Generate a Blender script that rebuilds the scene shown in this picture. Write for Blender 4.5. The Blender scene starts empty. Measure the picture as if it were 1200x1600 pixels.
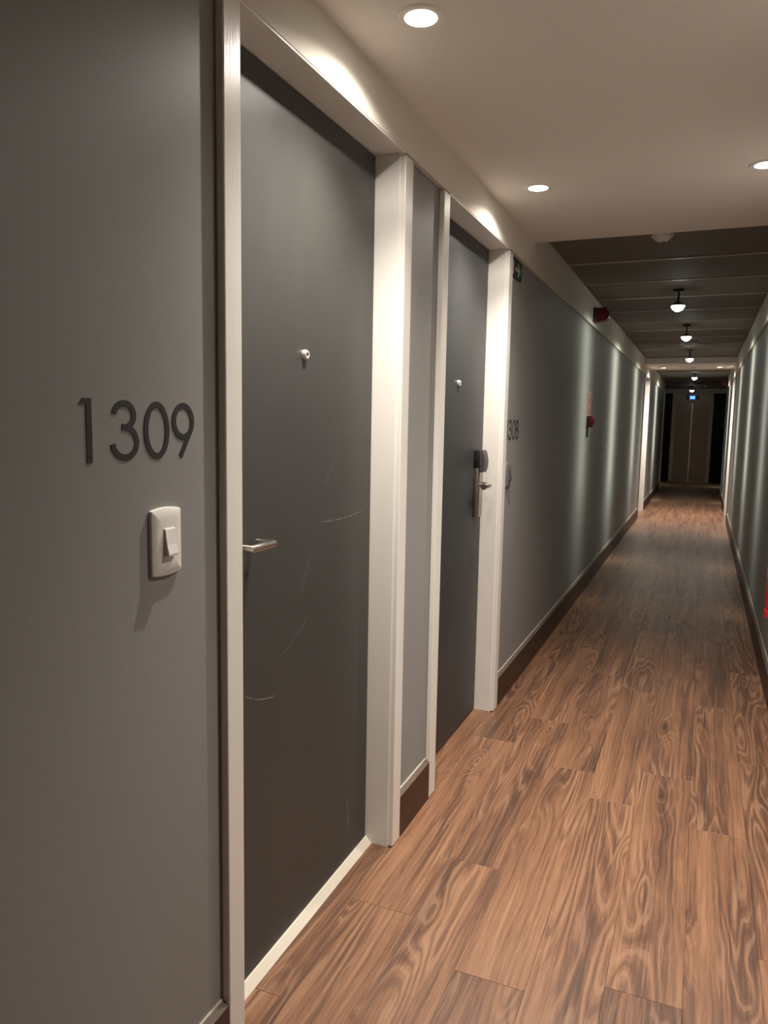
import bpy, bmesh, math, random
from mathutils import Vector, Matrix
random.seed(7)
S = bpy.context.scene
COL = S.collection
PI = math.pi

# ------------------------------------------------------------------ camera
CAM_POS = Vector((0.8039, 0.0, 1.30))
yaw, pitch, roll, FPX = 0.3983, -0.1180, 0.0178, 1174.4
fwd = Vector((-math.sin(yaw)*math.cos(pitch), math.cos(yaw)*math.cos(pitch), math.sin(pitch)))
rt = Vector((math.cos(yaw), math.sin(yaw), 0)); up = rt.cross(fwd)
r_ = math.cos(roll)*rt + math.sin(roll)*up
u_ = -math.sin(roll)*rt + math.cos(roll)*up
cd = bpy.data.cameras.new('camera'); cam = bpy.data.objects.new('camera', cd); COL.objects.link(cam)
cam.matrix_world = Matrix(((r_.x, u_.x, -fwd.x, CAM_POS.x), (r_.y, u_.y, -fwd.y, CAM_POS.y),
                           (r_.z, u_.z, -fwd.z, CAM_POS.z), (0, 0, 0, 1)))
cd.sensor_fit = 'VERTICAL'; cd.sensor_height = 36.0; cd.lens = 36.0*FPX/1600.0
cd.clip_start = 0.02; cd.clip_end = 100
S.camera = cam

# ------------------------------------------------------------------ world, exposure
w = bpy.data.worlds.new('world'); S.world = w; w.use_nodes = True
w.node_tree.nodes['Background'].inputs[0].default_value = (0.9, 0.9, 1.0, 1)
w.node_tree.nodes['Background'].inputs[1].default_value = 0.02
S.view_settings.view_transform = 'Standard'; S.view_settings.look = 'None'
S.view_settings.gamma = 1.0; S.view_settings.use_curve_mapping = False
S.view_settings.exposure = 0.0
DOWN_POWER = 1.0      # multiplies the downlights
SPOT_POWER = 1.0      # multiplies the hanging spots
DOWN_COL = (1.0, 0.925, 0.835)
SPOT_COL = (0.95, 1.0, 0.86)

# ------------------------------------------------------------------ helpers
def tag(o, label=None, cat=None, group=None, kind=None):
    if label: o['label'] = label
    if cat: o['category'] = cat
    if group: o['group'] = group
    if kind: o['kind'] = kind
    return o
def empty(name, loc=(0, 0, 0), parent=None):
    o = bpy.data.objects.new(name, None); COL.objects.link(o); o.location = loc
    o.empty_display_size = 0.05
    if parent: o.parent = parent
    return o
def thing(name, label, cat, loc=(0, 0, 0), group=None):
    return tag(empty(name, loc), label, cat, group)
def obj(name, bm, mat, parent=None, loc=None, smooth=False):
    bmesh.ops.recalc_face_normals(bm, faces=bm.faces)
    me = bpy.data.meshes.new(name); bm.to_mesh(me); bm.free()
    if mat: me.materials.append(mat)
    if smooth:
        me.polygons.foreach_set('use_smooth', [True]*len(me.polygons))
        try: me.set_sharp_from_angle(angle=math.radians(38))
        except Exception: pass
    o = bpy.data.objects.new(name, me); COL.objects.link(o)
    if parent: o.parent = parent
    if loc: o.location = loc
    return o
def box(bm, x0, x1, y0, y1, z0, z1, bev=0.0, seg=1):
    vs = [bm.verts.new((x, y, z)) for x in (x0, x1) for y in (y0, y1) for z in (z0, z1)]
    fs = [bm.faces.new([vs[i] for i in q]) for q in ((0, 1, 3, 2), (4, 6, 7, 5), (0, 4, 5, 1), (2, 3, 7, 6), (0, 2, 6, 4), (1, 5, 7, 3))]
    if bev > 0:
        es = list({e for f in fs for e in f.edges})
        bmesh.ops.bevel(bm, geom=es, offset=bev, segments=seg, affect='EDGES', profile=0.5)
    return bm
def B(*a, **k):
    return box(bmesh.new(), *a, **k)
def frame_of(ax):
    ax = Vector(ax).normalized()
    t = Vector((0, 0, 1)) if abs(ax.z) < 0.9 else Vector((0, 1, 0))
    a = ax.cross(t).normalized(); b = ax.cross(a).normalized()
    return ax, a, b
def lathe(bm, prof, c=(0, 0, 0), axis=(0, 0, 1), n=28):
    """prof: (radius, height along axis) list."""
    ax, a, b = frame_of(axis); c = Vector(c); rings = []
    for r, h in prof:
        if r < 1e-6: rings.append([bm.verts.new(c+ax*h)])
        else: rings.append([bm.verts.new(c+ax*h+(a*math.cos(2*PI*i/n)+b*math.sin(2*PI*i/n))*r) for i in range(n)])
    for A, Bq in zip(rings, rings[1:]):
        for i in range(n):
            j = (i+1) % n
            q = ([A[0], Bq[i], Bq[j]] if len(A) == 1 and len(Bq) > 1 else
                 [A[i], Bq[0], A[j]] if len(Bq) == 1 and len(A) > 1 else
                 [A[i], Bq[i], Bq[j], A[j]] if len(A) > 1 else None)
            if q: bm.faces.new(q)
    return bm
def tube(bm, pts, rad, n=16, flat=1.0):
    """a tube along a polyline, closed at both ends; flat scales the ring's vertical radius"""
    pts = [Vector(p) for p in pts]; rings = []
    for i, p in enumerate(pts):
        d = ((pts[min(i+1, len(pts)-1)]-p).normalized() if i < len(pts)-1 else Vector()) + ((p-pts[max(i-1, 0)]).normalized() if i > 0 else Vector())
        d.normalize()
        zz = Vector((0, 0, 1)) if abs(d.z) < 0.95 else Vector((0, 1, 0))
        a = d.cross(zz).normalized(); b = a.cross(d).normalized()
        k = 1.0
        if 0 < i < len(pts)-1:
            k = 1.0/max(0.5, d.dot((pts[i+1]-p).normalized()))
        rings.append([bm.verts.new(p+a*math.cos(2*PI*j/n)*rad*k+b*math.sin(2*PI*j/n)*rad*flat) for j in range(n)])
    for A, Bq in zip(rings, rings[1:]):
        for j in range(n): bm.faces.new([A[j], A[(j+1) % n], Bq[(j+1) % n], Bq[j]])
    bm.faces.new(rings[0]); bm.faces.new(rings[-1][::-1])
    return bm
def ribbon(bm, pts, wd, x0, x1, closed=False):
    """flat stroke in the (y, z) plane, from depth x0 to x1"""
    pts = [Vector((p[0], p[1])) for p in pts]; n = len(pts); L = []
    for i, p in enumerate(pts):
        if closed: d = (pts[(i+1) % n]-pts[i-1])
        else: d = pts[min(i+1, n-1)]-pts[max(i-1, 0)]
        d.normalize(); nn = Vector((-d.y, d.x))*wd/2
        L.append([bm.verts.new((x, q.x, q.y)) for q in (p+nn, p-nn) for x in (x0, x1)])
    m = n if closed else n-1
    for i in range(m):
        a, b = L[i], L[(i+1) % n]
        for k0, k1 in ((1, 3), (0, 1), (2, 3), (0, 2)):
            bm.faces.new([a[k0], a[k1], b[k1], b[k0]])
    if not closed:
        for a in (L[0], L[-1]): bm.faces.new([a[0], a[1], a[3], a[2]])
    return bm
def prism(bm, pts, x0, x1):
    """polygon in (y, z), extruded in x"""
    a = [bm.verts.new((x0, p[0], p[1])) for p in pts]; b = [bm.verts.new((x1, p[0], p[1])) for p in pts]
    n = len(pts); bm.faces.new(a); bm.faces.new(b[::-1])
    for i in range(n): bm.faces.new([a[i], a[(i+1) % n], b[(i+1) % n], b[i]])
    return bm
def rrect(y0, y1, z0, z1, r, n=5, bulge=0.0):
    P = []
    for cy, cz, a0 in ((y1-r, z1-r, 0), (y0+r, z1-r, 90), (y0+r, z0+r, 180), (y1-r, z0+r, 270)):
        for i in range(n+1):
            a = math.radians(a0+90*i/n); P.append((cy+r*math.cos(a), cz+r*math.sin(a)))
        if bulge and a0 in (0, 180):
            s = 1 if a0 == 0 else -1
            zz = z1 if s > 0 else z0
            for i in range(1, 8):
                t = i/8; yy = (y1-r)+(y0-y1+2*r)*t if s > 0 else (y0+r)+(y1-y0-2*r)*t
                P.append((yy, zz+s*bulge*4*t*(1-t)))
    return P

# ------------------------------------------------------------------ materials
class NT:
    def __init__(s, name):
        s.m = bpy.data.materials.new(name); s.m.use_nodes = True; s.t = s.m.node_tree
        s.p = s.t.nodes['Principled BSDF']
    def n(s, typ, **kw):
        nd = s.t.nodes.new(typ)
        for k, v in kw.items(): setattr(nd, k, v)
        return nd
    def l(s, a, b): s.t.links.new(a, b)
    def put(s, sock, v):
        if hasattr(v, 'is_output') or isinstance(v, bpy.types.NodeSocket): s.l(v, sock)
        else: sock.default_value = v
    def math(s, op, a, b=0.0, c=0.0, clamp=False):
        nd = s.n('ShaderNodeMath', operation=op, use_clamp=clamp)
        s.put(nd.inputs[0], a); s.put(nd.inputs[1], b); s.put(nd.inputs[2], c); return nd.outputs[0]
    def noise(s, vec, scale, detail=3, rough=0.5, dist=0.0):
        nd = s.n('ShaderNodeTexNoise'); s.l(vec, nd.inputs['Vector'])
        nd.inputs['Scale'].default_value = scale; nd.inputs['Detail'].default_value = detail
        nd.inputs['Roughness'].default_value = rough; nd.inputs['Distortion'].default_value = dist
        return nd.outputs['Fac']
    def mapr(s, v, a, b, c=0.0, d=1.0, smooth=True):
        nd = s.n('ShaderNodeMapRange'); nd.interpolation_type = 'SMOOTHSTEP' if smooth else 'LINEAR'
        s.put(nd.inputs[0], v)
        for i, q in enumerate((a, b, c, d)): nd.inputs[i+1].default_value = q
        return nd.outputs[0]
    def mix(s, f, a, b):
        nd = s.n('ShaderNodeMix', data_type='RGBA'); s.put(nd.inputs[0], f)
        s.put(nd.inputs[6], a if not isinstance(a, tuple) else (*a[:3], 1)); s.put(nd.inputs[7], b if not isinstance(b, tuple) else (*b[:3], 1))
        return nd.outputs[2]
    def ramp(s, f, stops):
        nd = s.n('ShaderNodeValToRGB'); s.l(f, nd.inputs[0]); el = nd.color_ramp.elements
        while len(el) > 1: el.remove(el[-1])
        el[0].position = stops[0][0]; el[0].color = (*stops[0][1], 1)
        for p, c in stops[1:]:
            e = el.new(p); e.color = (*c, 1)
        return nd.outputs[0]
    def scale(s, vec, sc, loc=(0, 0, 0), rot=(0, 0, 0)):
        nd = s.n('ShaderNodeMapping'); s.l(vec, nd.inputs[0]); nd.inputs['Scale'].default_value = sc
        nd.inputs['Location'].default_value = loc; nd.inputs['Rotation'].default_value = rot; return nd.outputs[0]
    def bump(s, h, strength, dist):
        nd = s.n('ShaderNodeBump'); s.l(h, nd.inputs['Height']); nd.inputs['Strength'].default_value = strength
        nd.inputs['Distance'].default_value = dist; s.l(nd.outputs[0], s.p.inputs['Normal'])
    def geo(s): return s.n('ShaderNodeNewGeometry').outputs['Position']
    def objc(s): return s.n('ShaderNodeTexCoord').outputs['Object']
    def base(s, c): s.put(s.p.inputs['Base Color'], c if not isinstance(c, tuple) else (*c[:3], 1))
    def set(s, rough=0.5, metal=0.0, spec=0.5, coat=None):
        s.put(s.p.inputs['Roughness'], rough); s.p.inputs['Metallic'].default_value = metal
        s.p.inputs['Specular IOR Level'].default_value = spec
        if coat: s.p.inputs['Coat Weight'].default_value = coat[0]; s.p.inputs['Coat Roughness'].default_value = coat[1]

def paint(name, col, rough=0.5, spec=0.4, var=0.06, bump=0.15, bscale=260, metal=0.0):
    t = NT(name); g = t.geo()
    f = t.noise(g, 2.3, 4, 0.6)
    t.base(t.mix(f, tuple(c*(1-var) for c in col), tuple(min(1, c*(1+var)) for c in col)))
    t.set(rough, metal, spec)
    if bump: t.bump(t.noise(g, bscale, 2, 0.5), bump, 0.0012)
    return t.m
def plain(name, col, rough=0.4, metal=0.0, spec=0.5):
    t = NT(name); f = t.noise(t.objc(), 60, 2, 0.5)
    t.base(t.mix(f, tuple(c*0.94 for c in col), tuple(min(1, c*1.06) for c in col)))
    t.set(t.mapr(f, 0.2, 0.8, rough*0.9, rough*1.1), metal, spec); return t.m
def emit(name, col, st):
    t = NT(name); t.base(col); t.p.inputs['Emission Color'].default_value = (*col, 1)
    t.p.inputs['Emission Strength'].default_value = st; return t.m

M_wall = paint('grey_wall_paint', (0.27, 0.262, 0.248), 0.55, 0.35, 0.03, 0.12, 330)
M_wallb = M_wall
M_band = paint('beige_plaster_paint', (0.72, 0.67, 0.585), 0.75, 0.2, 0.02, 0.12, 120)
M_ceil = paint('ceiling_plaster_paint', (0.85, 0.81, 0.75), 0.85, 0.2, 0.02, 0.08, 90)
M_panel = paint('ceiling_metal_panel', (0.20, 0.177, 0.150), 0.7, 0.15, 0.03, 0.0)
M_strip = paint('ceiling_joint_strip', (0.46, 0.42, 0.37), 0.4, 0.5, 0.03, 0.0)
M_dark = plain('black_void_paint', (0.004, 0.004, 0.005), 0.6, 0, 0.3)
M_blackpanel = plain('black_glass_panel', (0.003, 0.004, 0.006), 0.35, 0, 0.2)

def trim_paint():
    t = NT('white_gloss_trim_paint'); g = t.geo()
    f = t.noise(t.scale(g, (6, 6, 1.2)), 4, 4, 0.6)
    c = t.mix(f, (0.76, 0.72, 0.665), (0.81, 0.775, 0.725))
    d = t.noise(t.scale(g, (25, 25, 9)), 3, 5, 0.7)
    c = t.mix(t.mapr(d, 0.70, 0.78, 0.0, 0.5), c, (0.36, 0.31, 0.26))
    t.base(c); t.set(0.33, 0, 0.45)
    t.bump(t.noise(t.scale(g, (60, 60, 5)), 4, 3, 0.6), 0.25, 0.0015); return t.m
M_trim = trim_paint()

def door_paint(name, marks, col):
    t = NT(name); o = t.objc()
    f = t.noise(t.scale(o, (1, 1.2, 0.7)), 3, 5, 0.65)
    c = t.mix(f, tuple(q*0.92 for q in col), tuple(q*1.08 for q in col))
    # hazy scuffs
    sc = t.noise(t.scale(o, (1, 7, 26), rot=(0.6, 0, 0)), 3, 5, 0.75, 0.6)
    lo = t.noise(o, 2.6, 2, 0.5)
    k = t.math('MULTIPLY', t.mapr(sc, 0.60, 0.80), t.mapr(lo, 0.48, 0.72))
    c = t.mix(t.math('MULTIPLY', k, 0.26), c, (0.42, 0.40, 0.36))
    sc2 = t.noise(t.scale(o, (1, 40, 5), rot=(-0.5, 0, 0)), 3, 3, 0.7, 0.4)
    k2 = t.math('MULTIPLY', t.mapr(sc2, 0.68, 0.76), t.mapr(t.noise(o, 4.1, 2, 0.5), 0.5, 0.7))
    c = t.mix(t.math('MULTIPLY', k2, 0.22), c, (0.42, 0.40, 0.36))
    sep = t.n('ShaderNodeSeparateXYZ'); t.l(o, sep.inputs[0]); Y, Z = sep.outputs[1], sep.outputs[2]
    wob = t.noise(o, 60, 2, 0.5)
    for (y0, z0, y1, z1, wd, bow, st) in marks:
        L = math.hypot(y1-y0, z1-z0); cy, cz = (y1-y0)/L, (z1-z0)/L
        yy = t.math('SUBTRACT', Y, y0); zz = t.math('SUBTRACT', Z, z0)
        a = t.math('ADD', t.math('MULTIPLY', yy, cy), t.math('MULTIPLY', zz, cz))
        v = t.math('SUBTRACT', t.math('MULTIPLY', zz, cy), t.math('MULTIPLY', yy, cz))
        tt = t.math('DIVIDE', a, L, clamp=True)
        q = t.math('MULTIPLY', t.math('MULTIPLY', tt, t.math('SUBTRACT', 1.0, tt)), 4*bow)
        dv = t.math('ABSOLUTE', t.math('SUBTRACT', v, q))
        m = t.math('SUBTRACT', 1.0, t.mapr(dv, 0.0, wd))
        inr = t.math('MULTIPLY', t.mapr(a, 0.0, L*0.25), t.math('SUBTRACT', 1.0, t.mapr(a, L*0.75, L)))
        m = t.math('MULTIPLY', t.math('MULTIPLY', m, inr), t.math('MULTIPLY', t.mapr(wob, 0.3, 0.6), st))
        c = t.mix(m, c, (0.5, 0.48, 0.43))
    t.base(c); t.set(t.mapr(f, 0.3, 0.7, 0.50, 0.57), 0, 0.8)
    t.bump(t.noise(o, 420, 2, 0.5), 0.10, 0.0008)
    return t.m
M_door1 = door_paint('charcoal_door_paint_scuffed', [
    (1.68, 1.046, 1.99, 1.050, 0.0026, -0.008, 0.40), (1.34, 0.705, 1.50, 0.655, 0.0024, -0.012, 0.35),
    (1.876, 0.24, 1.892, 0.10, 0.003, 0.004, 0.40), (1.49, 0.74, 1.66, 0.83, 0.005, -0.012, 0.10),
    (1.60, 0.87, 1.66, 0.98, 0.008, 0.0, 0.07), (1.72, 1.13, 1.79, 1.21, 0.006, 0.0, 0.08)], (0.037, 0.0365, 0.032))
M_door2 = door_paint('charcoal_door_paint', [(2.6, 0.66, 2.75, 0.70, 0.003, 0.01, 0.15)], (0.027, 0.0275, 0.027))

def wood_floor():
    t = NT('walnut_laminate')
    oi = t.n('ShaderNodeObjectInfo'); rnd = oi.outputs['Random']
    cmb = t.n('ShaderNodeCombineXYZ'); t.put(cmb.inputs[0], t.math('MULTIPLY', rnd, 37.0)); t.put(cmb.inputs[1], t.math('MULTIPLY', rnd, 91.0)); t.put(cmb.inputs[2], t.math('MULTIPLY', rnd, 13.0))
    va = t.n('ShaderNodeVectorMath', operation='ADD'); t.l(t.objc(), va.inputs[0]); t.l(cmb.outputs[0], va.inputs[1]); v = va.outputs[0]
    # warp so that the figure swirls round knots
    wv = t.noise(t.scale(v, (6.0, 1.8, 1)), 1.6, 2, 0.5)
    vo = t.n('ShaderNodeTexVoronoi'); vo.feature = 'F1'; t.l(t.scale(v, (6.0, 1.5, 0.01)), vo.inputs['Vector']); vo.inputs['Scale'].default_value = 1.0
    kd = vo.outputs['Distance']
    sepc = t.n('ShaderNodeSeparateColor'); t.l(vo.outputs['Color'], sepc.inputs[0])
    has = t.mapr(sepc.outputs[0], 0.47, 0.51)
    swirl = t.math('MULTIPLY', t.math('SUBTRACT', 1.0, t.mapr(kd, 0.0, 0.42)), has)
    sep = t.n('ShaderNodeSeparateXYZ'); t.l(v, sep.inputs[0])
    X = t.math('ADD', sep.outputs[0], t.math('ADD', t.math('MULTIPLY', t.math('SUBTRACT', wv, 0.5), 0.022), t.math('MULTIPLY', swirl, 0.034)))
    cv = t.n('ShaderNodeCombineXYZ'); t.put(cv.inputs[0], X); t.put(cv.inputs[1], sep.outputs[1]); t.put(cv.inputs[2], 0.0)
    g = cv.outputs[0]
    streak = t.noise(t.scale(g, (120, 2.0, 1)), 1.0, 4, 0.68)
    fine = t.noise(t.scale(g, (420, 11.0, 1)), 1.0, 4, 0.75)
    rings = t.math('SINE', t.math('ADD', t.math('MULTIPLY', X, 420.0), t.math('MULTIPLY', t.noise(t.scale(g, (7, 0.9, 1)), 1, 3, 0.6), 26.0)))
    big = t.noise(t.scale(g, (15, 0.6, 1)), 1.0, 3, 0.6)
    val = t.math('ADD', t.math('MULTIPLY', streak, 0.62), t.math('MULTIPLY', fine, 0.36))
    val = t.math('ADD', val, t.math('MULTIPLY', rings, 0.014))
    val = t.math('ADD', val, t.math('MULTIPLY', t.math('SUBTRACT', big, 0.5), 0.66))
    val = t.math('ADD', val, t.math('MULTIPLY', t.math('SUBTRACT', rnd, 0.5), 0.05))
    c = t.ramp(val, [(0.27, (0.066, 0.034, 0.023)), (0.40, (0.130, 0.065, 0.039)), (0.50, (0.217, 0.105, 0.057)), (0.62, (0.296, 0.152, 0.082)), (0.78, (0.39, 0.227, 0.130))])
    # nested cathedral lines that bend round the knots
    vo2 = t.n('ShaderNodeTexVoronoi'); vo2.feature = 'F1'; t.l(t.scale(v, (11.0, 2.6, 0.01), (4.4, 2.2, 0)), vo2.inputs['Vector']); vo2.inputs['Scale'].default_value = 1.0
    sep2 = t.n('ShaderNodeSeparateColor'); t.l(vo2.outputs['Color'], sep2.inputs[0])
    kd2 = vo2.outputs['Distance']; has2 = t.mapr(sep2.outputs[1], 0.62, 0.66)
    sw2 = t.math('MULTIPLY', t.math('SUBTRACT', 1.0, t.mapr(kd2, 0.0, 0.40)), has2)
    hgt = t.math('ADD', t.noise(t.scale(v, (7.5, 0.75, 1), (5.0, 1.0, 0)), 1.0, 2, 0.45), t.math('ADD', t.math('MULTIPLY', swirl, 0.16), t.math('MULTIPLY', sw2, 0.13)))
    hgt = t.math('ADD', hgt, t.math('MULTIPLY', t.noise(t.scale(v, (40, 6, 1)), 1.0, 2, 0.5), 0.035))
    fig = t.math('SINE', t.math('MULTIPLY', hgt, 105.0))
    msk = t.math('MAXIMUM', t.mapr(t.noise(t.scale(v, (6, 0.8, 1), (1.5, 8.0, 0)), 1.0, 2, 0.5), 0.42, 0.58), t.math('MAXIMUM', swirl, sw2))
    c = t.mix(t.math('MULTIPLY', t.math('MULTIPLY', t.mapr(fig, 0.25, 0.95), msk), 0.46), c, (0.075, 0.037, 0.026))
    c = t.mix(t.math('MULTIPLY', t.math('MULTIPLY', t.mapr(fig, -0.45, -0.98), msk), 0.30), c, (0.47, 0.28, 0.17))
    k2 = t.math('MULTIPLY', t.math('SUBTRACT', 1.0, t.mapr(kd2, 0.015, 0.11)), has2)
    c = t.mix(t.math('MULTIPLY', k2, 0.75), c, (0.045, 0.022, 0.014))
    vein = t.mapr(t.noise(t.scale(g, (110, 3.2, 1), (3.1, 7.7, 0)), 1.0, 3, 0.6), 0.64, 0.74)
    c = t.mix(t.math('MULTIPLY', vein, 0.6), c, (0.060, 0.030, 0.020))
    pale = t.mapr(t.noise(t.scale(g, (140, 2.6, 1), (9.1, 1.7, 0)), 1.0, 3, 0.6), 0.63, 0.75)
    c = t.mix(t.math('MULTIPLY', pale, 0.45), c, (0.52, 0.32, 0.20))
    knot = t.math('MULTIPLY', t.math('SUBTRACT', 1.0, t.mapr(kd, 0.02, 0.17)), has)
    c = t.mix(t.math('MULTIPLY', knot, 0.8), c, (0.045, 0.022, 0.014))
    t.base(c); t.set(t.mapr(fine, 0.3, 0.7, 0.36, 0.46), 0, 0.5)
    t.bump(fine, 0.10, 0.001)
    return t.m
M_wood = wood_floor()
def wood_trim():
    t = NT('dark_brown_skirting'); g = t.geo()
    f = t.noise(t.scale(g, (60, 4, 60)), 1.5, 4, 0.6)
    t.base(t.ramp(f, [(0.3, (0.034, 0.014, 0.009)), (0.7, (0.070, 0.030, 0.019))])); t.set(0.45, 0, 0.4); return t.m
M_base = wood_trim()
M_basetop = paint('dusty_skirting_edge', (0.12, 0.088, 0.066), 0.6, 0.3, 0.2, 0.0)
M_caulk = paint('pale_caulk', (0.50, 0.45, 0.39), 0.6, 0.3, 0.1, 0.0)
M_sub = plain('subfloor_dark', (0.02, 0.013, 0.01), 0.8)
M_cream = paint('cream_threshold_paint', (0.72, 0.66, 0.55), 0.5, 0.4, 0.08, 0.1, 90)
M_steel = plain('brushed_steel', (0.62, 0.58, 0.53), 0.24, 1.0)
M_chrome = plain('chrome', (0.8, 0.79, 0.77), 0.12, 1.0)
M_nickel = plain('bright_satin_nickel', (0.82, 0.80, 0.77), 0.32, 0.45)
M_lock = plain('satin_lock_metal', (0.42, 0.38, 0.34), 0.30, 1.0)
M_black = plain('black_plastic', (0.010, 0.010, 0.010), 0.35)
M_ink = plain('charcoal_vinyl', (0.018, 0.016, 0.016), 0.55)
M_white = plain('white_plastic', (0.76, 0.73, 0.69), 0.35)
M_white2 = plain('ivory_plastic', (0.80, 0.77, 0.72), 0.5)
M_red = plain('red_plastic', (0.10, 0.003, 0.005), 0.35)
M_redp = plain('red_gloss_enamel', (0.42, 0.008, 0.014), 0.22)
M_redsign = plain('red_sign_print', (0.44, 0.15, 0.135), 0.5)
M_green = plain('dark_green_sign', (0.004, 0.026, 0.017), 0.6)
M_signw = plain('sign_white_print', (0.42, 0.46, 0.41), 0.6)
M_elev = plain('brown_lift_steel', (0.37, 0.285, 0.22), 0.42, 0.5)
M_elevf = plain('brown_lift_frame', (0.66, 0.57, 0.50), 0.5, 0.1)
M_ring = plain('white_lamp_ring', (0.86, 0.82, 0.76), 0.5)
M_lens = emit('lit_lamp_lens', (1.0, 0.97, 0.92), 14.0)
M_bulb = emit('lit_spot_bulb', (0.97, 1.0, 0.92), 22.0)
M_bronze = plain('dark_bronze_metal', (0.03, 0.025, 0.02), 0.4, 0.5)
M_blue = emit('lit_blue_display', (0.03, 0.16, 1.0), 2.2)
M_blue2 = emit('lit_pale_blue_digits', (0.25, 0.50, 1.0), 3.0)

# ------------------------------------------------------------------ lamps as photometric (IES) lights
def ies_text(name, vang, hang, fn):
    L = ['IESNA:LM-63-2002', '[TEST] x', 'TILT=NONE', '1 1000 1 %d %d 1 2 0 0 0' % (len(vang), len(hang)), '1 1 0', ' '.join('%.1f' % a for a in vang), ' '.join('%.1f' % a for a in hang)]
    for h in hang: L.append(' '.join('%.2f' % fn(v, h) for v in vang))
    t = bpy.data.texts.new(name); t.write('\n'.join(L)+'\n'); return t
def sstep(a, b, x):
    t = min(1, max(0, (x-a)/(b-a))); return t*t*(3-2*t)
def down_fn(v, h):
    beam = 6.0*(1-sstep(22, 58, v))
    spill = 0.65*(1-sstep(60, 76, v))+0.014*(1-sstep(74, 88, v))
    return 100*(beam+spill)
def wash_fn(v, h):
    a = h if h <= 90 else 180-h
    s = math.sin(math.radians(max(v, 24)))
    side = 2.0*min(1/s**2.6, 8)*math.exp(-(a/27.0)**2)*sstep(4, 30, v)*(1-sstep(80, 93, v))
    down = 1.5*math.exp(-(v/30.0)**2)
    return 100*(side+down)
VA = [i*1.0 for i in range(0, 101)]+[180.0]
T_down = ies_text('downlight_photometry', VA, [0.0], down_fn)
T_wash = ies_text('spot_photometry', VA, [i*5.0 for i in range(0, 19)], wash_fn)
IES_K = 177.83/(4*PI)/100.0
def lamp(name, parent, loc, text, power, col, rad=0.012, rot=0.0):
    ld = bpy.data.lights.new(name, 'POINT'); ld.shadow_soft_size = rad; ld.energy = 4*PI*power
    ld.color = col; ld.use_nodes = True; nt = ld.node_tree
    em = next(n for n in nt.nodes if n.type == 'EMISSION')
    ie = nt.nodes.new('ShaderNodeTexIES'); ie.mode = 'INTERNAL'; ie.ies = text; ie.inputs['Strength'].default_value = IES_K
    nt.links.new(ie.outputs['Fac'], em.inputs['Strength'])
    o = bpy.data.objects.new(name, ld); COL.objects.link(o); o.parent = parent; o.location = loc; o.rotation_euler = (0, 0, rot)
    return o

# ================================================================== SETTING
W = 1.156            # inner face of right trim
G = 0.018            # grey walls lie this much behind the trim
H = 2.043            # door head / underside of the band
C = 2.173            # lowered plaster ceiling
ZD = 2.25            # metal panel ceiling
YB = -2.6            # back end of the corridor
YL, YR = 17.0, 15.4  # ends of the left and right walls
YE = 19.8            # lift wall
D1 = (1.214, 2.021); D2 = (2.422, 3.234); D3 = (11.42, 12.33)
T = 0.14             # wall thickness

# floor: dark bed, then laminate planks one by one
fl = obj('floor', B(-1.7, 2.8, YB-0.1, YE+0.1, -0.06, -0.009), M_sub); tag(fl, kind='structure')
PW, PL = 0.169, 1.20
offs = {-1: 1.36, 0: 0.55, 1: 2.05, 2: 1.605, 3: 2.61, 4: 1.697, 5: 2.54, 6: 1.95}
plank_mesh = {}
def plank(x0, x1, y0, y1):
    key = (round(x1-x0, 3), round(y1-y0, 3))
    if key not in plank_mesh:
        bm = B(-(x1-x0)/2+0.0002, (x1-x0)/2-0.0002, -(y1-y0)/2+0.0003, (y1-y0)/2-0.0003, -0.009, 0.0, bev=0.0005)
        plank_mesh[key] = obj('plank', bm, M_wood, fl)
        o = plank_mesh[key]
    else:
        o = plank_mesh[key].copy(); COL.objects.link(o)
    o.location = ((x0+x1)/2, (y0+y1)/2, 0)
for k in range(-1, 7):
    xa = -0.005+PW*k; xb = xa+PW
    xa, xb = max(xa, -0.138), min(xb, W+0.10)
    y = offs[k]-PL*math.ceil((offs[k]-YB)/PL)
    while y < YL:
        a, b = max(y, YB), min(y+PL, YL)
        if b-a > 0.02: plank(xa, xb, a, b)
        y += PL
for k in range(-9, 16):                                  # lift lobby
    xa = -0.005+PW*k; y = YL
    if xa < -1.5 or xa+PW > 2.6: continue
    while y < YE-0.01:
        plank(xa, xa+PW, y, min(y+1.4, YE)); y += 1.4

# walls
bm = bmesh.new()
for y0, y1 in ((YB, D1[0]-0.03), (D1[1]+0.03, D2[0]-0.03), (D2[1]+0.03, D3[0]-0.03), (D3[1]+0.03, YL)):
    box(bm, -G-T, -G, y0, y1, 0, H+0.03)
box(bm, -G-T, -G, YB, YL, H+0.03, 2.40)
tag(obj('wall_left', bm, M_wall), kind='structure')
bm = bmesh.new()
for y0, y1 in ((YB, D3[0]-0.03), (D3[1]+0.03, YR)):
    box(bm, W+G, W+G+T, y0, y1, 0, H+0.03)
box(bm, W+G, W+G+T, YB, YR, H+0.03, 2.40)
tag(obj('wall_right', bm, M_wallb), kind='structure')
tag(obj('wall_back', B(-0.2, 1.5, YB-0.1, YB, 0, 2.4), M_wall), kind='structure')
we = obj('wall_end', B(-1.7, 2.8, YE, YE+0.1, 0, 2.4), M_dark); tag(we, kind='structure')
for x0, x1 in ((-1.5, -0.72), (-0.71, 0.055), (0.985, 1.62), (1.63, 2.6)):
    obj('wall_panel', B(x0, x1, YE-0.012, YE, 0.0, 2.14, bev=0.002), M_blackpanel, we)
tag(obj('wall_lobby_left', B(-1.6, -1.5, YL, YE, 0, 2.4), M_wall), kind='structure')
tag(obj('wall_lobby_right', B(2.6, 2.7, YR, YE, 0, 2.4), M_wall), kind='structure')
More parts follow.
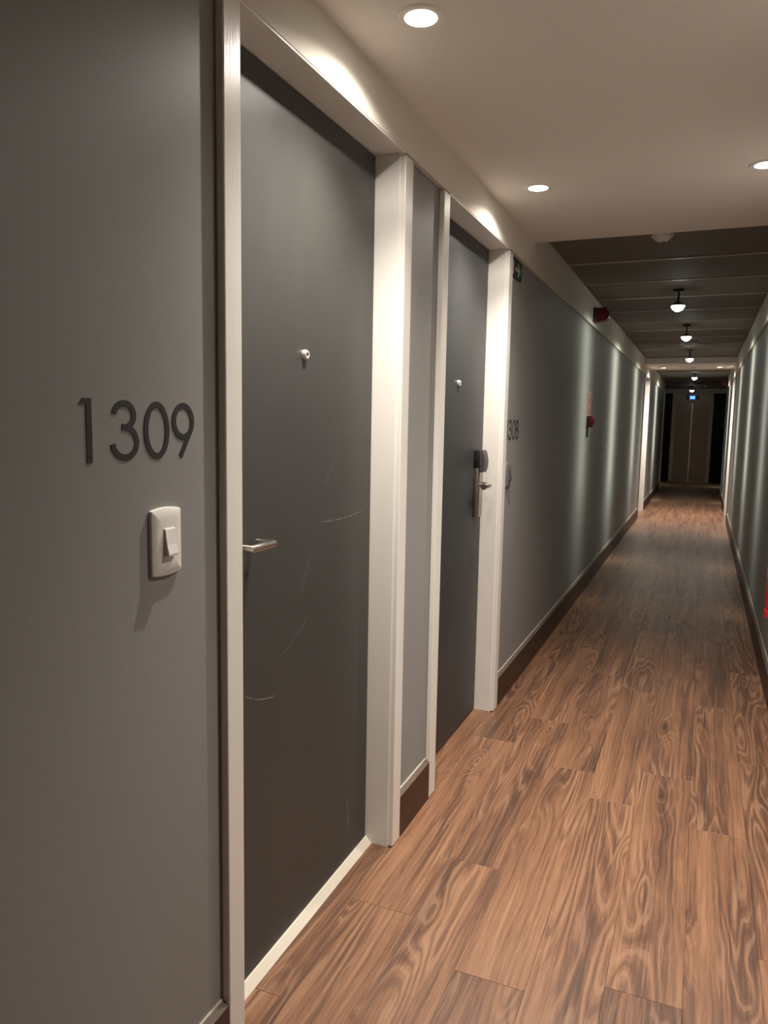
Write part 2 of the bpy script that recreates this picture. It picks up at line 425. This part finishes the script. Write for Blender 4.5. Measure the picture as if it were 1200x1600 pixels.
tag(obj('wall_lobby_front', box(B(-1.6, -G-T, YL-0.1, YL, 0, 2.4), W+G+T, 2.7, YR-0.1, YR, 0, 2.4), M_wall), kind='structure')

# beige bands along the tops of both walls, and the strip over the lift wall
tag(obj('trim_1', B(-G, 0, YB, YL+0.04, H, 2.40, bev=0.0015), M_band), kind='structure')
tag(obj('trim_2', B(W, W+G, YB, YR+0.03, H, 2.40, bev=0.0015), M_band), kind='structure')
tag(obj('trim_3', B(-1.5, 2.6, YE-0.03, YE, 2.14, 2.30), M_band), kind='structure')
# corner strips where the corridor opens to the lift lobby
tag(obj('trim_4', B(-G-T, 0.012, YL, YL+0.04, 0.0, H-0.003, bev=0.002), M_trim), kind='structure')
tag(obj('trim_5', B(W-0.004, W+G+T, YR, YR+0.03, 0.0, H-0.003, bev=0.002), M_wallb), kind='structure')

# baseboards: board with a dusty top edge
def baseboard(name, side, y0, y1, h=0.14):
    x0, x1 = (-G, -0.002) if side < 0 else (W+0.002, W+G)
    o = obj(name, B(x0, x1, y0, y1, 0.0, h-0.006, bev=0.0), M_base); tag(o, kind='structure')
    e = bmesh.new()
    a, b = (x0, x1) if side < 0 else (x1, x0)
    vs = [e.verts.new(p) for p in ((a, y0, h+0.004), (b, y0, h-0.006), (a, y0, h-0.006), (a, y1, h+0.004), (b, y1, h-0.006), (a, y1, h-0.006))]
    for q in ((0, 1, 2), (3, 5, 4), (0, 3, 4, 1), (1, 4, 5, 2), (0, 2, 5, 3)): e.faces.new([vs[i] for i in q])
    obj('baseboard_edge', e, M_basetop, o)
    a, b = sorted((a, a+(0.004 if side < 0 else -0.004)))
    obj('caulk_line', B(a, b, y0, y1, h+0.002, h+0.007), M_caulk, o)
for y0, y1 in ((YB, 1.1585), (2.0845, 2.361), (3.303, D3[0]-0.055), (D3[1]+0.055, YL)): baseboard('baseboard_left', -1, y0, y1)
for y0, y1 in ((YB, D3[0]-0.055), (D3[1]+0.055, YR)): baseboard('baseboard_right', 1, y0, y1)

# ceilings
tag(obj('ceiling', B(0, W, YB, 3.73, C, 2.40), M_ceil), kind='structure')
tag(obj('ceiling.001', B(0, W, 11.15, 12.36, C, 2.40), M_ceil), kind='structure')
def panel_ceiling(name, y0, y1, first, pitch, xa=0.0, xb=W):
    o = obj(name, B(xa, xb, y0, y1, ZD+0.02, 2.40), M_dark); tag(o, kind='structure')
    y = first-pitch*math.ceil((first-y0)/pitch); pm = None; sm = None
    while y < y1-0.01:
        a, b = max(y+0.008, y0), min(y+pitch-0.008, y1)
        if b-a > 0.05:
            full = abs(b-a-(pitch-0.016)) < 1e-6
            if full and pm: p = pm.copy(); COL.objects.link(p)
            else:
                p = obj('panel', B(xa+0.002, xb-0.002, -(b-a)/2, (b-a)/2, 0.0, 0.02, bev=0.003), M_panel, o)
                if full: pm = p
            p.location = (0, (a+b)/2, ZD)
        if y > y0+0.01:
            if sm: s = sm.copy(); COL.objects.link(s)
            else: s = sm = obj('seam_strip', B(xa+0.002, xb-0.002, -0.0095, 0.0095, -0.005, 0.02), M_strip, o)
            s.location = (0, y, ZD)
        y += pitch
panel_ceiling('ceiling.002', 3.73, 11.15, 4.656, 0.665)
panel_ceiling('ceiling.003', 12.36, YL, 13.70, 1.35)
panel_ceiling('ceiling.004', YL, YE-0.03, 18.4, 1.4, -1.5, 2.6)

# ------------------------------------------------------------------ doors
def door(name, side, ya, yb, leafmat, label, outer=(0.055, 0.066), threshold=False, handle=None):
    """side -1: left wall; a recessed dark leaf in a white frame"""
    d = empty(name, (0, 0, 0)); tag(d, label, None, None, 'structure')
    def X(v): return v if side < 0 else W-v          # v measured from the trim face, negative into the wall
    def bx(nm, x0, x1, y0, y1, z0, z1, m, bev=0.0, par=None):
        a, b = sorted((X(x0), X(x1)))
        return obj(nm, B(a, b, y0, y1, z0, z1, bev=bev, seg=2 if bev else 1), m, par or d)
    hz = H
    bx('door_leaf', -0.130, -0.090, ya+0.002, yb-0.002, 0.020 if threshold else 0.008, hz-0.003, leafmat, 0.0015)
    # jamb liners, head liner
    bx('jamb', -0.150, -0.016, ya-0.028, ya, 0, hz, M_trim, 0.0012)
    bx('jamb', -0.150, -0.016, yb, yb+0.028, 0, hz, M_trim, 0.0012)
    bx('door_head', -0.150, -0.016, ya-0.028, yb+0.028, hz, hz+0.028, M_trim, 0.0012)
    bx('head_lip', -0.016, -0.0015, ya-0.003, yb+0.003, hz-0.004, hz, M_trim, 0.0008)
    # casings on the wall face, set back a little from the liner's edge
    bx('casing', -G, 0.0, ya-outer[0], ya-0.0005, 0.003, hz-0.005, M_trim, 0.003)
    bx('casing', -G, 0.0, yb+0.004, yb+outer[1], 0.003, hz-0.005, M_trim, 0.003)
    if threshold:
        e = bmesh.new(); P = [(-0.0925, 0.0), (-0.0925, 0.021), (-0.086, 0.020), (-0.070, 0.0)]
        A = [e.verts.new((p[0], ya, p[1])) for p in P]; Bq = [e.verts.new((p[0], yb, p[1])) for p in P]
        e.faces.new(A); e.faces.new(Bq[::-1])
        for i in range(4): e.faces.new([A[i], A[(i+1) % 4], Bq[(i+1) % 4], Bq[i]])
        tag(obj('threshold', e, M_cream, d), 'cream painted strip along the foot of the door')
    return d
def peephole(d, y, z):
    b = lathe(bmesh.new(), [(0.0115, 0), (0.0115, 0.007), (0.0095, 0.0105), (0.0055, 0.0105), (0.0055, 0.006), (0, 0.006)], (-0.0905, y, z), (1, 0, 0), 20)
    p = obj('peephole', b, M_nickel, d, smooth=True)
    obj('peephole_lens', lathe(bmesh.new(), [(0.0054, 0.006), (0.004, 0.008), (0, 0.009)], (-0.0905, y, z), (1, 0, 0), 14), M_black, p, smooth=True)

d1 = door('door_1', -1, D1[0], D1[1], M_door1, 'near charcoal room door in a white frame beside the number 1309', (0.055, 0.063), True)
peephole(d1, 1.613, 1.459)
h = empty('lever_handle', (0, 0, 0), d1)
obj('rose', lathe(bmesh.new(), [(0.026, 0), (0.026, 0.005), (0.022, 0.007), (0, 0.007)], (-0.0902, 1.300, 1.037), (1, 0, 0), 28), M_steel, h, smooth=True)
obj('lever', tube(bmesh.new(), [(-0.088, 1.300, 1.037), (-0.036, 1.300, 1.037), (-0.036, 1.378, 1.038), (-0.074, 1.378, 1.038)], 0.0088, 20), M_steel, h, smooth=True)

d2 = door('door_2', -1, D2[0], D2[1], M_door2, 'second charcoal room door on the left with a card lock, beside the number 1308', (0.061, 0.068))
peephole(d2, 2.845, 1.459)
lk = empty('card_lock', (0, 0, 0), d2)
obj('lock_plate', B(-0.090, -0.066, 3.098, 3.168, 0.905, 1.135, bev=0.003, seg=2), M_lock, lk, smooth=True)
obj('lock_body', B(-0.090, -0.062, 3.096, 3.170, 1.115, 1.192, bev=0.005, seg=2), M_black, lk, smooth=True)
bm = bmesh.new(); prof = []
for i in range(13):
    t = i/12; z = 1.098+0.094*t; prof.append((z, -0.062+0.019*math.sin(PI*min(1, 0.12+0.82*t))**0.6))
top = [bm.verts.new((-0.063, 3.099, p[0])) for p in prof]; f1 = [bm.verts.new((p[1], 3.103, p[0])) for p in prof]
f2 = [bm.verts.new((p[1], 3.163, p[0])) for p in prof]; t2 = [bm.verts.new((-0.063, 3.167, p[0])) for p in prof]
for rows in ((top, f1), (f1, f2), (f2, t2), (t2, top)):
    for i in range(12): bm.faces.new([rows[0][i], rows[0][i+1], rows[1][i+1], rows[1][i]])
bm.faces.new([top[0], f1[0], f2[0], t2[0]]); bm.faces.new([top[-1], t2[-1], f2[-1], f1[-1]])
obj('card_reader', bm, plain('grey_reader_cover', (0.05, 0.045, 0.045), 0.4), lk, smooth=True)
obj('lever', tube(bmesh.new(), [(-0.068, 3.133, 1.043), (-0.040, 3.133, 1.043), (-0.027, 3.126, 1.043), (-0.022, 3.105, 1.043), (-0.024, 3.03, 1.043)], 0.0125, 18, 1.0), M_chrome, lk, smooth=True)

d3 = door('door_3', -1, D3[0], D3[1], M_door2, 'recessed room door far down the left wall')
d4 = door('door_4', 1, D3[0], D3[1], M_door2, 'recessed room door far down the right wall')

# ------------------------------------------------------------------ lamps
def downlight(x, y, label, power=1.0):
    t = thing('downlight', label, 'ceiling light', (x, y, C), 'recessed downlights')
    obj('lamp_ring', lathe(bmesh.new(), [(0.036, 0.004), (0.036, -0.003), (0.044, -0.005), (0.052, -0.0035), (0.055, 0.0)], n=40), M_ring, t, smooth=True)
    obj('lamp_lens', lathe(bmesh.new(), [(0.036, -0.0008), (0.026, -0.0022), (0, -0.003)], n=32), M_lens, t, smooth=True)
    lamp('lamp_light', t, (0, 0, -0.013), T_down, DOWN_POWER*power, DOWN_COL)
    return t
downlight(0.185, 1.628, 'round recessed downlight in the ceiling nearest the camera, over the first door')
downlight(0.185, 2.885, 'round recessed downlight over the second door, left of its pair')
downlight(0.940, 2.890, 'round recessed downlight cut by the right edge of the photo')
downlight(0.940, 1.628, 'round recessed downlight over the right wall opposite the first door')
downlight(0.205, 11.88, 'small far downlight in the lowered ceiling at the left wall', 2.0)
downlight(0.955, 11.85, 'small far downlight in the lowered ceiling at the right wall', 2.0)

def spot(x, y, label, drop=0.11, power=1.0, rot=PI/2):
    t = thing('ceiling_spot', label, 'spot light', (x, y, ZD), 'hanging ceiling spots along the corridor')
    obj('base', lathe(bmesh.new(), [(0.0, 0.0), (0.036, 0.0), (0.036, -0.012), (0.030, -0.016), (0, -0.016)], n=24), M_bronze, t, smooth=True)
    obj('stem', tube(bmesh.new(), [(0, 0, -0.01), (0, 0, -drop+0.022)], 0.007, 10), M_bronze, t, smooth=True)
    obj('lamp_cup', lathe(bmesh.new(), [(0.0, -drop+0.026), (0.020, -drop+0.024), (0.046, -drop+0.004), (0.050, -drop), (0.042, -drop), (0, -drop+0.012)], n=28), M_bronze, t, smooth=True)
    obj('bulb', lathe(bmesh.new(), [(0.042, -drop+0.002), (0.045, -drop-0.006), (0.034, -drop-0.024), (0.017, -drop-0.036), (0, -drop-0.039)], n=24), M_bulb, t, smooth=True)
    lamp('spot_light', t, (0, 0, -drop-0.056), T_wash, SPOT_POWER*power, SPOT_COL, 0.015, rot)
    return t
spot(0.585, 5.70, 'nearest hanging spot lamp under the grey panel ceiling', 0.11, 0.72)
spot(0.600, 7.62, 'second hanging spot lamp, just in front of the round smoke detector', 0.11, 1.35)
spot(0.590, 10.02, 'third hanging spot lamp, before the lowered ceiling', 0.11, 1.25)
spot(0.597, 14.40, 'fourth hanging spot lamp, beyond the lowered ceiling', 0.07, 2.0)
spot(0.500, 18.45, 'last hanging spot lamp, in front of the lift display', 0.10, 0.9)

# ------------------------------------------------------------------ smoke detectors and small ceiling fittings
def detector(x, y, z, r, label):
    t = thing('smoke_detector', label, 'smoke detector', (x, y, z))
    obj('base', lathe(bmesh.new(), [(0, 0), (r, 0), (r, -0.010), (r*0.96, -0.014), (0, -0.014)], n=32), M_white2, t, smooth=True)
    obj('sensor_cap', lathe(bmesh.new(), [(r*0.82, -0.013), (r*0.76, -0.024), (r*0.52, -0.034), (r*0.3, -0.037), (0, -0.038)], n=32), M_white2, t, smooth=True)
    obj('sensor_dot', lathe(bmesh.new(), [(r*0.10, -0.036), (r*0.10, -0.040), (0, -0.040)], (r*0.16, -r*0.1, 0), n=12), M_black, t, smooth=True)
    return t
detector(0.556, 4.07, ZD, 0.052, 'white smoke detector half hidden behind the edge of the pale near ceiling')
detector(0.590, 9.24, ZD, 0.098, 'wide round smoke detector on the panel ceiling behind the second hanging spot')
detector(0.620, 11.80, C, 0.050, 'small smoke detector between the two far downlights')
t = thing('ceiling_detector', 'small round detector with a dark centre on the lobby ceiling at far left', 'detector', (0.03, 17.9, ZD))
obj('base', lathe(bmesh.new(), [(0, 0), (0.075, 0), (0.075, -0.012), (0.06, -0.02), (0, -0.02)], n=24), M_strip, t, smooth=True)
obj('dome', lathe(bmesh.new(), [(0.035, -0.019), (0.030, -0.045), (0, -0.055)], n=18), M_black, t, smooth=True)
t = thing('emergency_light', 'pale two-headed fitting under the dark lobby ceiling, left of the lift display lamp', 'ceiling fitting', (0.56, 17.5, ZD))
t['label'] = 'pale fitting with two small heads on the dark ceiling before the lift'
M_pink = plain('pale_pinkish_plastic', (0.92, 0.80, 0.76), 0.35)
obj('bracket', B(-0.01, 0.21, 0.0, 0.03, -0.010, 0.0), M_bronze, t)
obj('lamp_head', box(B(-0.025, 0.012, -0.02, 0.012, -0.085, -0.008, bev=0.004), 0.0, 0.10, -0.02, 0.012, -0.085, -0.062, bev=0.004), M_pink, t)
obj('lamp_head', B(0.185, 0.225, -0.02, 0.02, -0.085, -0.03, bev=0.008, seg=2), M_pink, t)

# ------------------------------------------------------------------ room numbers
SW = 0.0102
def arc(cy, cz, ry, rz, a0, a1, n=22):
    return [(cy+ry*math.cos(math.radians(a0+(a1-a0)*i/n)), cz+rz*math.sin(math.radians(a0+(a1-a0)*i/n))) for i in range(n+1)]
def digit(bm, ch, y, x0, x1, hh=0.0935):
    hw = SW/2
    if ch == '1':
        prism(bm, [(y+0.0120, 0), (y+0.0120+SW*1.05, 0), (y+0.0120+SW*1.05, hh), (y+0.006, hh), (y-0.001, hh-0.0085), (y+0.0120, hh-0.0085)], x0, x1)
    elif ch == '3':
        ry1, ry2 = 0.0215, 0.0262; zc = 0.0515; cy = y+0.031
        r1 = (hh-hw-zc+0.0)/2; up_ = arc(cy-0.001, zc+r1, ry1, r1, 180-8, -85, 26)
        r2 = (zc-hw)/2; lo_ = arc(cy, hw+r2, ry2, r2, 85, -175, 28)
        ribbon(bm, up_, SW, x0, x1); ribbon(bm, [(cy-0.006, zc+0.0005)]+lo_, SW, x0, x1-0.0002)
    elif ch == '0':
        ribbon(bm, arc(y+0.031, hh/2, 0.031-hw, hh/2-hw, 0, 360, 48)[:-1], SW, x0, x1, True)
    elif ch == '9':
        rz = 0.0265; ry = 0.0245
        ribbon(bm, arc(y+0.029, hh-hw-rz, ry, rz, 0, 360, 40)[:-1], SW, x0, x1, True)
        ribbon(bm, [(y+0.029+ry*0.93, hh-hw-rz-rz*0.42), (y+0.0205, 0.0022)], SW, x0, x1-0.0002)
    elif ch == '8':
        r1, r2 = 0.0205, 0.0235
        ribbon(bm, arc(y+0.029, hh-hw-r1, 0.0200, r1, 0, 360, 36)[:-1], SW, x0, x1, True)
        ribbon(bm, arc(y+0.029, hw+r2, 0.0245, r2, 0, 360, 36)[:-1], SW, x0, x1-0.0002, True)
def number(txt, y0, z0, label):
    t = thing('room_number', label, 'room number', (-G, y0, z0))
    for ch, dy in zip(txt, (0.022 if txt[-1] == '8' else 0.0, 0.060, 0.134, 0.204)):
        b = bmesh.new(); digit(b, ch, dy, -0.0002, 0.0012); obj('digit', b, M_ink, t)
number('1309', 0.826, 1.2345, 'dark room number 1309 on the grey wall left of the near door')
number('1308', 3.338, 1.2320, 'dark room number 1308 on the grey wall past the second door')

# ------------------------------------------------------------------ light switches
def switch(y, z, label, mp=None, mr=None):
    mp = mp or M_white; mr = mr or M_white2
    t = thing('light_switch', label, 'light switch', (-G, y, z), 'corridor light switches')
    b = bmesh.new(); o_ = rrect(-0.0375, 0.0375, -0.0545, 0.0545, 0.004, 4, 0.0035)
    n = len(o_); lay = [(0.0, 1.0), (0.0045, 1.0), (0.0060, 0.985), (0.0082, 0.88), (0.0098, 0.55)]
    rings = [[b.verts.new((x, p[0]*s, p[1]*(1-(1-s)*0.7))) for p in o_] for x, s in lay]
    for A, Q in zip(rings, rings[1:]):
        for i in range(n): b.faces.new([A[i], A[(i+1) % n], Q[(i+1) % n], Q[i]])
    b.faces.new(rings[-1]); b.faces.new(rings[0][::-1])
    obj('switch_plate', b, mp, t, smooth=True)
    obj('rocker_frame', B(0.0080, 0.0110, -0.0125, 0.0155, -0.0245, 0.0235, bev=0.0005), mr, t)
    b = bmesh.new()
    P = [(0.010, -0.0235), (0.0195, -0.0230), (0.0198, -0.0195), (0.0160, -0.004), (0.0125, 0.0215), (0.010, 0.0225)]
    A = [b.verts.new((p[0], -0.0110, p[1])) for p in P]; Q = [b.verts.new((p[0], 0.0140, p[1])) for p in P]
    b.faces.new(A); b.faces.new(Q[::-1])
    for i in range(6): b.faces.new([A[i], A[(i+1) % 6], Q[(i+1) % 6], Q[i]])
    obj('rocker', b, mr if mp is not M_white else M_white, t)
switch(1.0045, 1.0965, 'white light switch under the number 1309')
switch(3.412, 1.070, 'grey light switch with a dark rocker under the number 1308', plain('grey_switch_plate', (0.14, 0.145, 0.135), 0.5), plain('dark_grey_rocker', (0.06, 0.06, 0.058), 0.5))

# ------------------------------------------------------------------ exit sign
t = thing('exit_sign', 'small dark green exit sign with a white arrow, high beside the second door', 'sign', (-G, 3.418, 1.9935))
obj('sign_board', prism(bmesh.new(), rrect(-0.110, 0.110, -0.0415, 0.0415, 0.010), 0.0, 0.004), M_green, t)
b = bmesh.new(); prism(b, [(-0.016, -0.009), (0.044, -0.009), (0.026, -0.029), (0.046, -0.029), (0.084, 0.0), (0.046, 0.029), (0.026, 0.029), (0.044, 0.009), (-0.016, 0.009)], 0.004, 0.0047)
obj('arrow', b, M_signw, t)
b = bmesh.new(); prism(b, [(-0.064, -0.028), (-0.042, -0.028), (-0.042, 0.028), (-0.064, 0.028)], 0.004, 0.0047)
obj('doorway_mark', b, M_signw, t)
b = bmesh.new(); lathe(b, [(0, 0.0), (0.0055, 0.0), (0.0055, 0.0007), (0, 0.0007)], (0.004, -0.078, 0.020), (1, 0, 0), 12)
for pts in ([(-0.056, 0.010), (-0.062, -0.008)], [(-0.062, -0.008), (-0.050, -0.016), (-0.056, -0.030)], [(-0.062, -0.008), (-0.074, -0.016), (-0.086, -0.016)], [(-0.056, 0.008), (-0.044, -0.002), (-0.034, 0.002)], [(-0.057, 0.008), (-0.070, 0.004), (-0.074, -0.006)]):
    ribbon(b, [(p[0]*0.75-0.036, p[1]) for p in pts], 0.0055, 0.004, 0.0047)
obj('running_figure', b, M_signw, t)

# ------------------------------------------------------------------ fire call point, its notice, sirens, extinguisher
t = thing('fire_call_point', 'red fire alarm call point with a dark hammer, on the left wall', 'fire alarm', (-G, 5.93, 1.337))
obj('case', B(0.0, 0.042, -0.045, 0.045, -0.043, 0.043, bev=0.004, seg=2), M_red, t, smooth=True)
obj('front_button', B(0.041, 0.052, -0.028, 0.028, -0.026, 0.026, bev=0.005, seg=2), M_red, t, smooth=True)
obj('hammer', box(B(0.001, 0.012, -0.052, -0.038, -0.118, -0.02, bev=0.002), 0.0, 0.016, -0.060, -0.045, -0.05, 0.03), M_black, t)
t = thing('fire_notice', 'red and white fire alarm notice above the call point', 'sign', (-G, 5.965, 1.470))
obj('sign_board', prism(bmesh.new(), rrect(-0.088, 0.088, -0.088, 0.092, 0.006), 0.0, 0.003), plain('pinkish_sign_border', (0.62, 0.34, 0.30), 0.4), t)
obj('red_field', prism(bmesh.new(), rrect(-0.078, 0.078, -0.078, 0.082, 0.004), 0.003, 0.0035), M_redsign, t)
obj('white_mark', lathe(bmesh.new(), [(0, 0), (0.022, 0), (0.022, 0.0006), (0, 0.0006)], (0.0035, 0.01, 0.058), (1, 0, 0), 20), M_signw, t)
obj('white_mark', lathe(bmesh.new(), [(0, 0), (0.020, 0), (0.020, 0.0006), (0, 0.0006)], (0.0035, 0.0, -0.022), (1, 0, 0), 20), M_signw, t)

def siren(x, y, z, side, label):
    t = thing('alarm_siren', label, 'alarm siren', (x, y, z))
    s = side
    def bx(a, b): return (min(a*s, b*s), max(a*s, b*s))
    obj('back_plate', B(*bx(0, 0.016), -0.055, 0.055, -0.050, 0.054, bev=0.003), M_bronze, t)
    b = bmesh.new(); P = [(0.014, -0.050), (0.070, -0.046), (0.096, -0.036), (0.110, -0.016), (0.113, 0.020), (0.104, 0.036), (0.070, 0.042), (0.014, 0.044)]
    A = [b.verts.new((p[0]*s, -0.048, p[1])) for p in P]; Q = [b.verts.new((p[0]*s, 0.048, p[1])) for p in P]
    b.faces.new(A); b.faces.new(Q[::-1])
    for i in range(8): b.faces.new([A[i], A[(i+1) % 8], Q[(i+1) % 8], Q[i]])
    bmesh.ops.bevel(b, geom=list(b.edges), offset=0.004, segments=2, affect='EDGES')
    obj('horn_case', b, M_red, t, smooth=True)
    obj('top_cap', B(*bx(0.004, 0.098), -0.044, 0.044, 0.041, 0.052, bev=0.003), M_black, t)
siren(0.0, 5.87, 2.118, 1, 'red alarm siren on the beige band of the left wall')
siren(W, 15.1, 2.115, -1, 'tiny dark red alarm siren far away at top of the right wall')

t = thing('fire_extinguisher', 'red fire extinguisher on the right wall, cut by the photo edge', 'fire extinguisher', (W+G-0.085, 2.68, 0.70))
obj('cylinder', lathe(bmesh.new(), [(0, 0.022), (0.045, 0.018), (0.066, 0.026), (0.0675, 0.04), (0.0675, 0.40), (0.062, 0.44), (0.040, 0.475), (0.022, 0.49), (0.020, 0.51), (0, 0.51)], n=40), M_redp, t, smooth=True)
obj('foot_ring', lathe(bmesh.new(), [(0.055, 0.0), (0.069, 0.0), (0.070, 0.006), (0.068, 0.022), (0.062, 0.027), (0.052, 0.022)], n=40), M_redp, t, smooth=True)
obj('label_band', lathe(bmesh.new(), [(0.0679, 0.13), (0.0681, 0.131), (0.0681, 0.30), (0.0679, 0.301)], n=40), plain('pale_label', (0.5, 0.12, 0.11), 0.4), t, smooth=True)
obj('valve', lathe(bmesh.new(), [(0.018, 0.505), (0.020, 0.52), (0.020, 0.55), (0.012, 0.56), (0, 0.56)], n=20), M_steel, t, smooth=True)
obj('carry_handle', tube(bmesh.new(), [(0, 0.02, 0.552), (0, -0.05, 0.560), (0, -0.115, 0.553)], 0.009, 12, 0.5), M_black, t, smooth=True)
obj('squeeze_lever', tube(bmesh.new(), [(0, 0.02, 0.566), (0, -0.05, 0.588), (0, -0.11, 0.592)], 0.009, 12, 0.4), M_black, t, smooth=True)
obj('hose', tube(bmesh.new(), [(0.0, 0.015, 0.54), (0.0, 0.06, 0.53), (0.0, 0.085, 0.48), (0.0, 0.082, 0.30), (0.0, 0.080, 0.16)], 0.008, 12), M_black, t, smooth=True)
obj('wall_bracket', B(0.060, 0.0849, -0.02, 0.02, 0.40, 0.50, bev=0.002), M_steel, t)

# ------------------------------------------------------------------ lift
t = thing('lift', 'brown steel lift door in its frame with a blue display at the corridor end', 'elevator', (0.52, YE, 0))
fy = -0.05
obj('frame_post', B(-0.460, -0.372, fy, 0.0, 0, 2.14, bev=0.003), M_elevf, t)
obj('frame_post', B(0.378, 0.460, fy, 0.0, 0, 2.14, bev=0.003), M_elevf, t)
obj('frame_head', B(-0.372, 0.378, fy, 0.0, 1.925, 2.14, bev=0.003), M_elevf, t)
obj('lift_leaf', B(-0.372, -0.014, -0.022, -0.013, 0.012, 1.925), M_elev, t)
obj('lift_leaf', B(-0.006, 0.378, -0.022, -0.013, 0.012, 1.925), M_elev, t)
obj('meeting_strip', B(-0.022, 0.002, -0.030, -0.016, 0.012, 1.90, bev=0.002), M_steel, t)
obj('sill', B(-0.40, 0.40, -0.09, -0.012, 0.0, 0.012, bev=0.002), M_steel, t)
dp = obj('display', B(-0.150, 0.135, fy-0.014, fy, 1.985, 2.090, bev=0.003), M_black, t)
obj('display_glow', B(-0.080, 0.045, fy-0.0155, fy-0.014, 1.995, 2.080), M_blue, dp)
obj('display_symbol', box(box(B(-0.058, -0.036, fy-0.017, fy-0.0155, 2.015, 2.065), -0.022, 0.022, fy-0.017, fy-0.0155, 2.012, 2.026), 0.002, 0.022, fy-0.017, fy-0.0155, 2.03, 2.066), M_blue2, dp)
t = thing('call_button', 'tiny reddish lift call button plate on the black panel right of the lift', 'call button', (1.20, YE-0.012, 1.39))
obj('button_plate', B(-0.03, 0.03, -0.008, 0.0, -0.06, 0.06, bev=0.003), M_bronze, t)
obj('button', lathe(bmesh.new(), [(0, 0.012), (0.018, 0.012), (0.020, 0.0)], (0, -0.006, 0.0), (0, -1, 0), 16), M_red, t, smooth=True)
